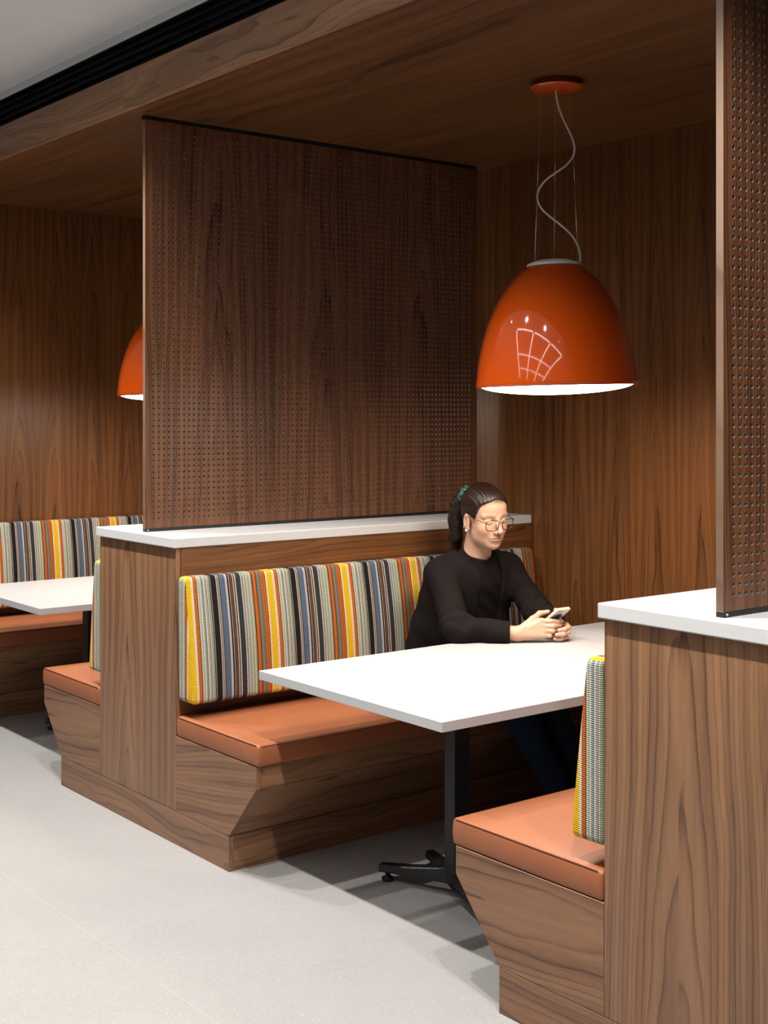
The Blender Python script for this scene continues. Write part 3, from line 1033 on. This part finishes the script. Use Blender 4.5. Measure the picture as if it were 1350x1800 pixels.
blend(.35 * inhead * g(q[:, 0] - .075, .03) * g(ay - .045, .02) * g(q[:, 2] + .038, .02), (.62, .27, .19))
lip = inhead * (q[:, 0] > .080) * np.clip(1.5 - ((q[:, 1] / .021) ** 2 + ((q[:, 2] + .0675) / .0105) ** 2) * 1.0, 0, 1)
blend(np.clip(lip, 0, 1) * .7, (.40, .155, .125))
blend(np.clip(inhead * (q[:, 0] > .08) * g(q[:, 2] + .0676, .0013) * (ay < .021), 0, 1) * .8, (.22, .07, .06))
brow = inhead * (q[:, 0] > .055) * g(q[:, 2] - (.0215 - 12 * (ay - .028) ** 2 * .6), .0036) * (ay > .012) * (ay < .049)
blend(np.clip(brow, 0, 1) * .75, (.16, .085, .05))
lash = inhead * (q[:, 0] > .06) * g(q[:, 2] + .0105 - 18 * (ay - .031) ** 2, .0018) * (np.abs(ay - .031) < .0145)
blend(np.clip(lash, 0, 1) * .85, (.05, .025, .02))
nos = inhead * (q[:, 0] > .092) * g(q[:, 2] + .0495, .0022) * g(ay - .0075, .004)
blend(np.clip(nos, 0, 1) * .7, (.15, .05, .04))
zl_ = np.interp(q[:, 0], [-.06, -.030, -.012, .012, .030, .048, .060, .078, .10], [-.10, -.085, .008, .012, -.004, .030, .056, .072, .080])
hm = inhead * (ay < .074) * np.clip((q[:, 2] - zl_ + .013 + .004 * np.sin(q[:, 1] * 700 + q[:, 2] * 300)) / .016, 0, 1) * (q[:, 0] > .02)
blend(hm * .85, (.030, .015, .009))
for tip in [FR[k][-1] for k in FR] + [FL[k][-1] for k in FL] + [(1.064, 1.226, .852)]:
    blend(.35 * g(length(V - np.array(tip)), .010), (.66, .30, .24))
ca = body.data.color_attributes.new('tone', 'FLOAT_COLOR', 'POINT')
nv = len(body.data.vertices)
ca.data.foreach_set('color', np.concatenate([base_c[:nv], np.ones((nv, 1))], 1).astype('f').ravel())

# ---- hair cap, ponytail, scrunchie
def hair_mat():
    m = NT('dark_brown_hair')
    tc = m.n('ShaderNodeTexCoord')
    mp = m.n('ShaderNodeMapping'); m.l(tc.outputs['Object'], mp.inputs[0])
    mp.inputs['Rotation'].default_value = (0, math.radians(-35), 0)
    mp.inputs['Scale'].default_value = (14, 260, 180)
    nz = m.noise(mp.outputs[0], 1.0, 3, .6)
    c = m.mix(nz, (0.004, 0.002, 0.0014, 1), (0.024, 0.0105, 0.006, 1))
    m.set(Base_Color=c, Roughness=0.40)
    m.p.inputs['Specular IOR Level'].default_value = 0.35
    m.p.inputs['Anisotropic'].default_value = 0.5
    m.bump(nz, .35, .003)
    return m.m
M['hair'] = hair_mat()
def sd_hair(p):
    q = to_head(p).astype('f')
    a = q.copy(); a[:, 1] = np.abs(a[:, 1])
    d = ell(q, (-.014, 0, .034), (.1045, .0815, .0945))
    d = smin(d, ell(q, (.034, 0, .043), (.055, .0640, .0590)), .03)
    d = smin(d, ell(q, (-.050, 0, -.030), (.050, .055, .055)), .03)
    # hairline: height of the edge as a function of x (face side)
    x = a[:, 0]
    zl = np.interp(x, [-.06, -.030, -.012, .012, .030, .048, .060, .078, .10], [-.10, -.085, .008, .012, -.004, .030, .056, .072, .080]).astype('f')
    zl = zl - np.where(x > .05, .010 * g(a[:, 1] - .0, .022), 0).astype('f') * -1.0
    d = smax(d, (zl - q[:, 2]) * .75, .006)
    lump = ell(q, (-.096, -.004, .056), (.032, .028, .028))
    d = smin(d, lump, .02)
    groove = .0006 * np.sin(q[:, 1] * 520 + q[:, 2] * 60) * np.clip((q[:, 0] + .1) * 8, 0, 1)
    return (d + groove) * HS
hair, _ = mesh_sdf('hair', sd_hair, (.56, 1.02, 1.03), (.90, 1.34, 1.38), .0026, M['hair'], person, PB)
hair['label'] = 'dark brown hair pulled back smoothly'
pt = [from_head(c) for c in ((-.112, -.006, .058), (-.140, -.014, .050), (-.156, -.026, .010), (-.158, -.032, -.050), (-.152, -.034, -.120), (-.150, -.032, -.200), (-.155, -.03, -.265))]
def sd_tail(p):
    d = chain(p, pt, [.019, .024, .030, .030, .027, .021, .008], .02)
    qq = to_head(p)
    return d + .0007 * np.sin(qq[:, 1] * 700 + 1.5 * np.sin(qq[:, 2] * 18)) + .0006 * np.sin(qq[:, 0] * 600 + 2)
tail, _ = mesh_sdf('ponytail', sd_tail, (.46, 1.04, .88), (.70, 1.30, 1.34), .0030, M['hair'], person, PB)
def fabric_dark(name, col, period=0.006, amt=.35, rough=.85, dirv=(1, 1, 0)):
    m = NT(name)
    tc = m.n('ShaderNodeTexCoord')
    dt = m.n('ShaderNodeVectorMath', operation='DOT_PRODUCT'); m.l(tc.outputs['Object'], dt.inputs[0]); dt.inputs[1].default_value = dirv
    s_ = m.math('MULTIPLY_ADD', m.math('SINE', m.math('MULTIPLY', dt.outputs['Value'], 2 * math.pi / period)), .5, .5)
    nz = m.noise(tc.outputs['Object'], 14, 4)
    c = m.mix(m.math('MULTIPLY', s_, amt), col, tuple(x * 1.9 for x in col[:3]) + (1,))
    c = m.mix(m.math('MULTIPLY', nz, .35), c, tuple(x * .55 for x in col[:3]) + (1,))
    m.set(Base_Color=c, Roughness=rough)
    m.p.inputs['Specular IOR Level'].default_value = .1
    m.p.inputs['Sheen Weight'].default_value = .0
    m.bump(s_, .25, .0012)
    return m.m
M['knit'] = fabric_dark('black_rib_knit', (0.0080, 0.0062, 0.0058, 1), .0055, .35, .9, (0.55, 0.75, 0.3))
M['jersey'] = fabric_dark('black_jersey', (0.0085, 0.0064, 0.0060, 1), .0030, .15, .85, (0, 0, 1))
M['denim'] = fabric_dark('dark_denim', (0.013, 0.024, 0.048, 1), .0030, .5, .9, (1, 1, 1))
M['teal'] = plain('green_satin', (0.030, 0.105, 0.082, 1), .3, noise_amt=.4, scale=60)
bm = bmesh.new()
sc_c = Vector(from_head((-.122, -.010, .056))); axis = Vector(HR @ np.array((-.92, -.15, .22))).normalized()
e1 = axis.cross(Vector(Sv)).normalized(); e2 = axis.cross(e1)
nu, nvv = 72, 16
ringsv = []
for i in range(nu):
    a_ = 2 * math.pi * i / nu
    rr = .0125 + .0014 * math.sin(11 * a_) + .0012 * math.sin(23 * a_ + 1)
    R_ = .030 + .0015 * math.sin(5 * a_ + .6)
    sh = .004 * math.sin(8 * a_ + 2)
    rad_ = e1 * math.cos(a_) + e2 * math.sin(a_)
    ringsv.append([bm.verts.new(sc_c - Vector(PB) + rad_ * (R_ + rr * math.cos(b_) * (1 + .12 * math.sin(5 * b_ + 6 * a_))) + axis * (sh + rr * 1.15 * math.sin(b_))) for b_ in [2 * math.pi * j / nvv for j in range(nvv)]])
for i in range(nu):
    A_, B_ = ringsv[i], ringsv[(i + 1) % nu]
    for j in range(nvv): bm.faces.new((A_[j], A_[(j + 1) % nvv], B_[(j + 1) % nvv], B_[j]))
bmesh.ops.recalc_face_normals(bm, faces=list(bm.faces))
o = finish('scrunchie', bm, M['teal'], person, True); o['label'] = 'green satin scrunchie'
bm = bmesh.new()
bmesh.ops.create_uvsphere(bm, u_segments=16, v_segments=10, radius=.0048)
o = finish('earring', bm, plain('pearl', (.85, .78, .70, 1), .2), person, True); o.location = Vector(from_head((.002, -.0835, -.050))) - Vector(PB)

# ---- clothes
def sd_torso(p):
    q_ = p.copy(); q_[:, 1] = (p[:, 1] - 1.218) * .60
    d = cone(q_, (.530, 0, .575), (.575, 0, .74), .120, .115)
    d = smin(d, cone(q_, (.575, 0, .74), (.632, 0, .925), .115, .110), .03)
    return d * .95
def sd_yoke(p):
    d = cone(p, SHR, (.655, 1.215, 1.015), .052, .060)
    return smin(d, cone(p, SHL, (.655, 1.215, 1.015), .052, .060), .03)
def sd_shirt(p):
    d = smin(sd_torso(p), sd_yoke(p), .05)
    # crew neck: a short stand up to a slanted collar plane, with a collar band
    ax_ = np.array((.48, -.10, .87)); ax_ /= np.linalg.norm(ax_)
    cc = np.array((.688, 1.196, 1.052))
    d = smin(d, cone(p, (.655, 1.213, .96), cc, .085, .066), .03)
    v_ = p - cc; hh = v_ @ ax_; rad = length(v_ - hh[:, None] * ax_)
    d = smax(d, hh - .004, .004)
    ring = np.sqrt((rad - .0645) ** 2 + np.maximum(np.abs(hh + .004) - .010, 0) ** 2) - .0055
    d = smin(d, ring, .004)
    fold = .0022 * np.sin(p[:, 1] * 70 + p[:, 2] * 55 + 2 * np.sin(p[:, 2] * 22)) * np.clip((p[:, 0] - .6) * 8, 0, 1)
    return np.maximum(np.maximum(d + fold, .498 - p[:, 2]), .458 - p[:, 0])
shirt, _ = mesh_sdf('shirt', sd_shirt, (.34, .98, .50), (.84, 1.46, 1.13), .0042, M['jersey'], person, PB)
shirt['label'] = 'black crew-neck top'
CUFR = (1.000, 1.078, .778); CUFL = (1.000, 1.331, .790)
def sd_sleeves(p):
    d = None
    for sh, el, cu, sg in ((SHR, ELR, CUFR, 1), (SHL, ELL, CUFL, -1)):
        a = cone(p, sh, el, .061, .052)
        b = cone(p, el, cu, .052, .036)
        s1 = smin(a, b, .035)
        dist = length(p - np.array(el, 'f'))
        w_ = np.exp(-(dist / .11) ** 2)
        ab = (np.array(el) - np.array(sh)); ab /= np.linalg.norm(ab)
        ab2 = (np.array(cu) - np.array(el)); ab2 /= np.linalg.norm(ab2)
        t1 = p @ ab.astype('f'); t2 = p @ ab2.astype('f')
        s1 = s1 + 0.0065 * w_ * np.sin(t1 * 120 + 30 * p[:, 2] + 1.5 * np.sin(60 * p[:, 1])) + .0028 * np.sin(t2 * 95 + 25 * p[:, 2] + 2) * np.exp(-((t2 - np.array(cu) @ ab2 + .10) / .07) ** 2)
        # turned-back cuff
        c1 = tuple(np.array(cu) - ab2 * .075)
        cuff = cone(p, c1, cu, .0500, .0440)
        s1 = smin(s1, cuff, .004)
        endp = (p - np.array(cu, 'f')) @ ab2.astype('f')
        s1 = smax(s1, endp - .004, .003)
        hollow = cone(p, tuple(np.array(cu) - ab2 * .03), tuple(np.array(cu) + ab2 * .05), .031, .031)
        s1 = smax(s1, -hollow, .003)
        d = s1 if d is None else smin(d, s1, .01)
    return d
def sd_cardi(p):
    d = smin(sd_torso(p) - .015, sd_yoke(p) - .012, .05)
    sl = sd_sleeves(p)
    d = smin(d, cone(p, (.600, 1.065, .930), (.515, 1.055, .66), .062, .075), .04)
    d = smin(d, sl, .035)
    # open front: edges fall from the neck sides, slightly apart
    yc = 1.222
    hw = np.interp(p[:, 2], [.5, .70, .90, .98, 1.03, 1.10], [.080, .074, .064, .060, .062, .070]).astype('f')
    front = smax(hw * -1 + np.abs(p[:, 1] - yc), (.615 + np.clip((1.0 - p[:, 2]) * .0, 0, 1)) - p[:, 0], .012)
    wave = .002 * np.sin(p[:, 2] * 30)
    d = smax(d, -(front + wave), .008)
    nk = cone(p, (.645, 1.213, .98), (.745, 1.172, 1.16), .082, .088)
    d = smax(d, -nk, .010)
    d = d + .0018 * np.sin(p[:, 2] * 48 + p[:, 1] * 30 + p[:, 0] * 25)
    # keep above the table top where the arm rests
    ov = np.where(p[:, 0] > .872, .7425 - p[:, 2], -1.0).astype('f')
    return np.maximum(np.maximum(np.maximum(d, ov), .498 - p[:, 2]), .447 - p[:, 0])
cardi, _ = mesh_sdf('cardigan', sd_cardi, (.32, .83, .50), (1.05, 1.53, 1.12), .0042, M['knit'], person, PB)
cardi['label'] = 'black ribbed open cardigan with turned-back cuffs'
def sd_jeans(p):
    q_ = p.copy(); q_[:, 1] = (p[:, 1] - 1.22) * .68
    d = cone(q_, (.545, 0, .607), (.545, 0, .64), .112, .115)
    for hy, kn, an in ((1.13, (.985, 1.075, .558), (1.235, 1.185, .10)), (1.31, (.985, 1.265, .558), (1.22, 1.30, .10))):
        l = cone(p, (.56, hy, .580), kn, .084, .066)
        l = smin(l, cone(p, kn, an, .066, .047), .03)
        l = l + .0025 * np.sin(p[:, 2] * 90 + p[:, 0] * 40) * np.exp(-(length(p - np.array(kn, 'f')) / .10) ** 2)
        d = smin(d, l, .02)
    return np.maximum(d, .449 - p[:, 0])
jeans, _ = mesh_sdf('jeans', sd_jeans, (.34, .95, .06), (1.32, 1.47, .78), .0065, M['denim'], person, PB)
jeans['label'] = 'dark blue jeans'
M['shoe'] = plain('dark_shoe', (.015, .015, .016, 1), .5)
for an in ((1.235, 1.185), (1.22, 1.30)):
    def sd_shoe(p, an=an):
        d = cone(p, (an[0] - .03, an[1], .040), (an[0] + .155, an[1] + .01, .030), .040, .030)
        d = smin(d, cone(p, (an[0], an[1], .05), (an[0], an[1], .10), .040, .044), .03)
        return smax(d, -(p[:, 2] - .002), .004)
    mesh_sdf('shoe', sd_shoe, (an[0] - .10, an[1] - .08, -.02), (an[0] + .22, an[1] + .09, .17), .006, M['shoe'], person, PB)

# ---- eyeglasses
M['frame'] = plain('tortoise_frame', (0.045, 0.022, 0.014, 1), .25)
def lens_mat():
    m = NT('spectacle_lens')
    t = m.t
    tr = m.n('ShaderNodeBsdfTransparent'); gl = m.n('ShaderNodeBsdfGlossy'); gl.inputs['Roughness'].default_value = .03
    mx = m.n('ShaderNodeMixShader')
    mx.inputs[0].default_value = .045; m.l(tr.outputs[0], mx.inputs[1]); m.l(gl.outputs[0], mx.inputs[2])
    m.l(mx.outputs[0], t.nodes['Material Output'].inputs[0])
    return m.m
M['lens'] = lens_mat()
gb = Vector(from_head((.118, 0, -.004)))
glasses = thing('eyeglasses', gb, 'thin dark-framed eyeglasses worn by the seated person', 'glasses')
def lens_loop(cy, n=36):
    out = []
    for i in range(n):
        a_ = 2 * math.pi * i / n
        c_, s_ = math.cos(a_), math.sin(a_)
        pw = 2 / 3.2
        y = .0262 * math.copysign(abs(c_) ** pw, c_); z = .0205 * math.copysign(abs(s_) ** pw, s_)
        y *= 1 + .08 * (z / .0205)
        wrap = -.0045 * ((cy + y) / .06) ** 2 * 2
        out.append((.1145 + wrap + .10 * (z) * .6, cy + y, -.010 + z))
    return out
for sg in (-1, 1):
    lp = [Vector(from_head(c)) - gb for c in lens_loop(sg * .0345)]
    rim = tube('rim', lp, .0017, M['frame'], glasses, 8, True)
    bm = bmesh.new()
    vs_ = [bm.verts.new(c) for c in lp]
    fwd = Vector(HR[:, 0]) * .0012
    vb_ = [bm.verts.new(c - fwd) for c in lp]
    bm.faces.new(vs_); bm.faces.new(vb_[::-1])
    for i in range(len(lp)): bm.faces.new((vs_[i], vb_[i], vb_[(i + 1) % len(lp)], vs_[(i + 1) % len(lp)]))
    bmesh.ops.recalc_face_normals(bm, faces=list(bm.faces))
    finish('lens', bm, M['lens'], glasses)
    tp = [(.108, sg * .0625, .003), (.100, sg * .0685, .003), (.06, sg * .0755, .004), (.012, sg * .0800, .006), (-.012, sg * .0815, .004), (-.026, sg * .0790, -.012)]
    tube('temple', [Vector(from_head(c)) - gb for c in tp], [.0016, .0015, .0013, .0012, .0013, .0013], M['frame'], glasses, 8)
tube('bridge', [Vector(from_head(c)) - gb for c in ((.1150, -.0095, -.003), (.1185, 0, .0005), (.1150, .0095, -.003))], .0013, M['frame'], glasses, 8)

# ---- phone in a clear case
phc = Vector((1.0700, 1.248, .8265))
Lp = Vector((.80, 0, .60)); Wp = Vector((0, -1, 0)); Np = Wp.cross(Lp)      # Np points toward the sitter's side or away
if Np.z < 0: Np = -Np
phone = thing('phone', phc, 'smartphone in a clear case held in both hands', 'phone')
mat = Matrix((( Wp.x, Lp.x, Np.x), (Wp.y, Lp.y, Np.y), (Wp.z, Lp.z, Np.z)))
phone.rotation_euler = mat.to_euler()
def rounded_slab(name, hx, hy, z0, z1, r, mat_, parent, bev=.0012):
    bm = bmesh.new()
    pts = []
    for cx_, cy_, a0 in ((hx - r, hy - r, 0), (-hx + r, hy - r, 90), (-hx + r, -hy + r, 180), (hx - r, -hy + r, 270)):
        for k in range(7):
            a_ = math.radians(a0 + 15 * k)
            pts.append((cx_ + r * math.cos(a_), cy_ + r * math.sin(a_)))
    lo_ = [bm.verts.new((x, y, z0)) for x, y in pts]; hi_ = [bm.verts.new((x, y, z1)) for x, y in pts]
    f0 = bm.faces.new(lo_[::-1]); f1 = bm.faces.new(hi_)
    for i in range(len(pts)): bm.faces.new((lo_[i], lo_[(i + 1) % len(pts)], hi_[(i + 1) % len(pts)], hi_[i]))
    eds = list(f0.edges) + list(f1.edges)
    bmesh.ops.bevel(bm, geom=eds, offset=bev, segments=2, profile=.5, affect='EDGES')
    return finish(name, bm, mat_, parent)
rounded_slab('case', .0365, .0745, -.0055, .0045, .009, plain('frosted_case', (.62, .54, .42, 1), .18, noise_amt=.05), phone)
rounded_slab('screen', .0345, .0725, .0046, .0054, .007, plain('phone_glass', (.02, .02, .025, 1), .08), phone, .0003)
g_ = rounded_slab('grip_sticker', .021, .021, -.0105, -.0056, .0175, plain('blue_print', (.05, .07, .26, 1), .3, noise_amt=.45, scale=120), phone, .001)
g_.location = (0.002, .020, 0)
rounded_slab('camera_bump', .011, .012, -.0075, -.0056, .004, plain('pale_lens_plate', (.55, .52, .48, 1), .2), phone, .0005).location = (.02, .055, 0)
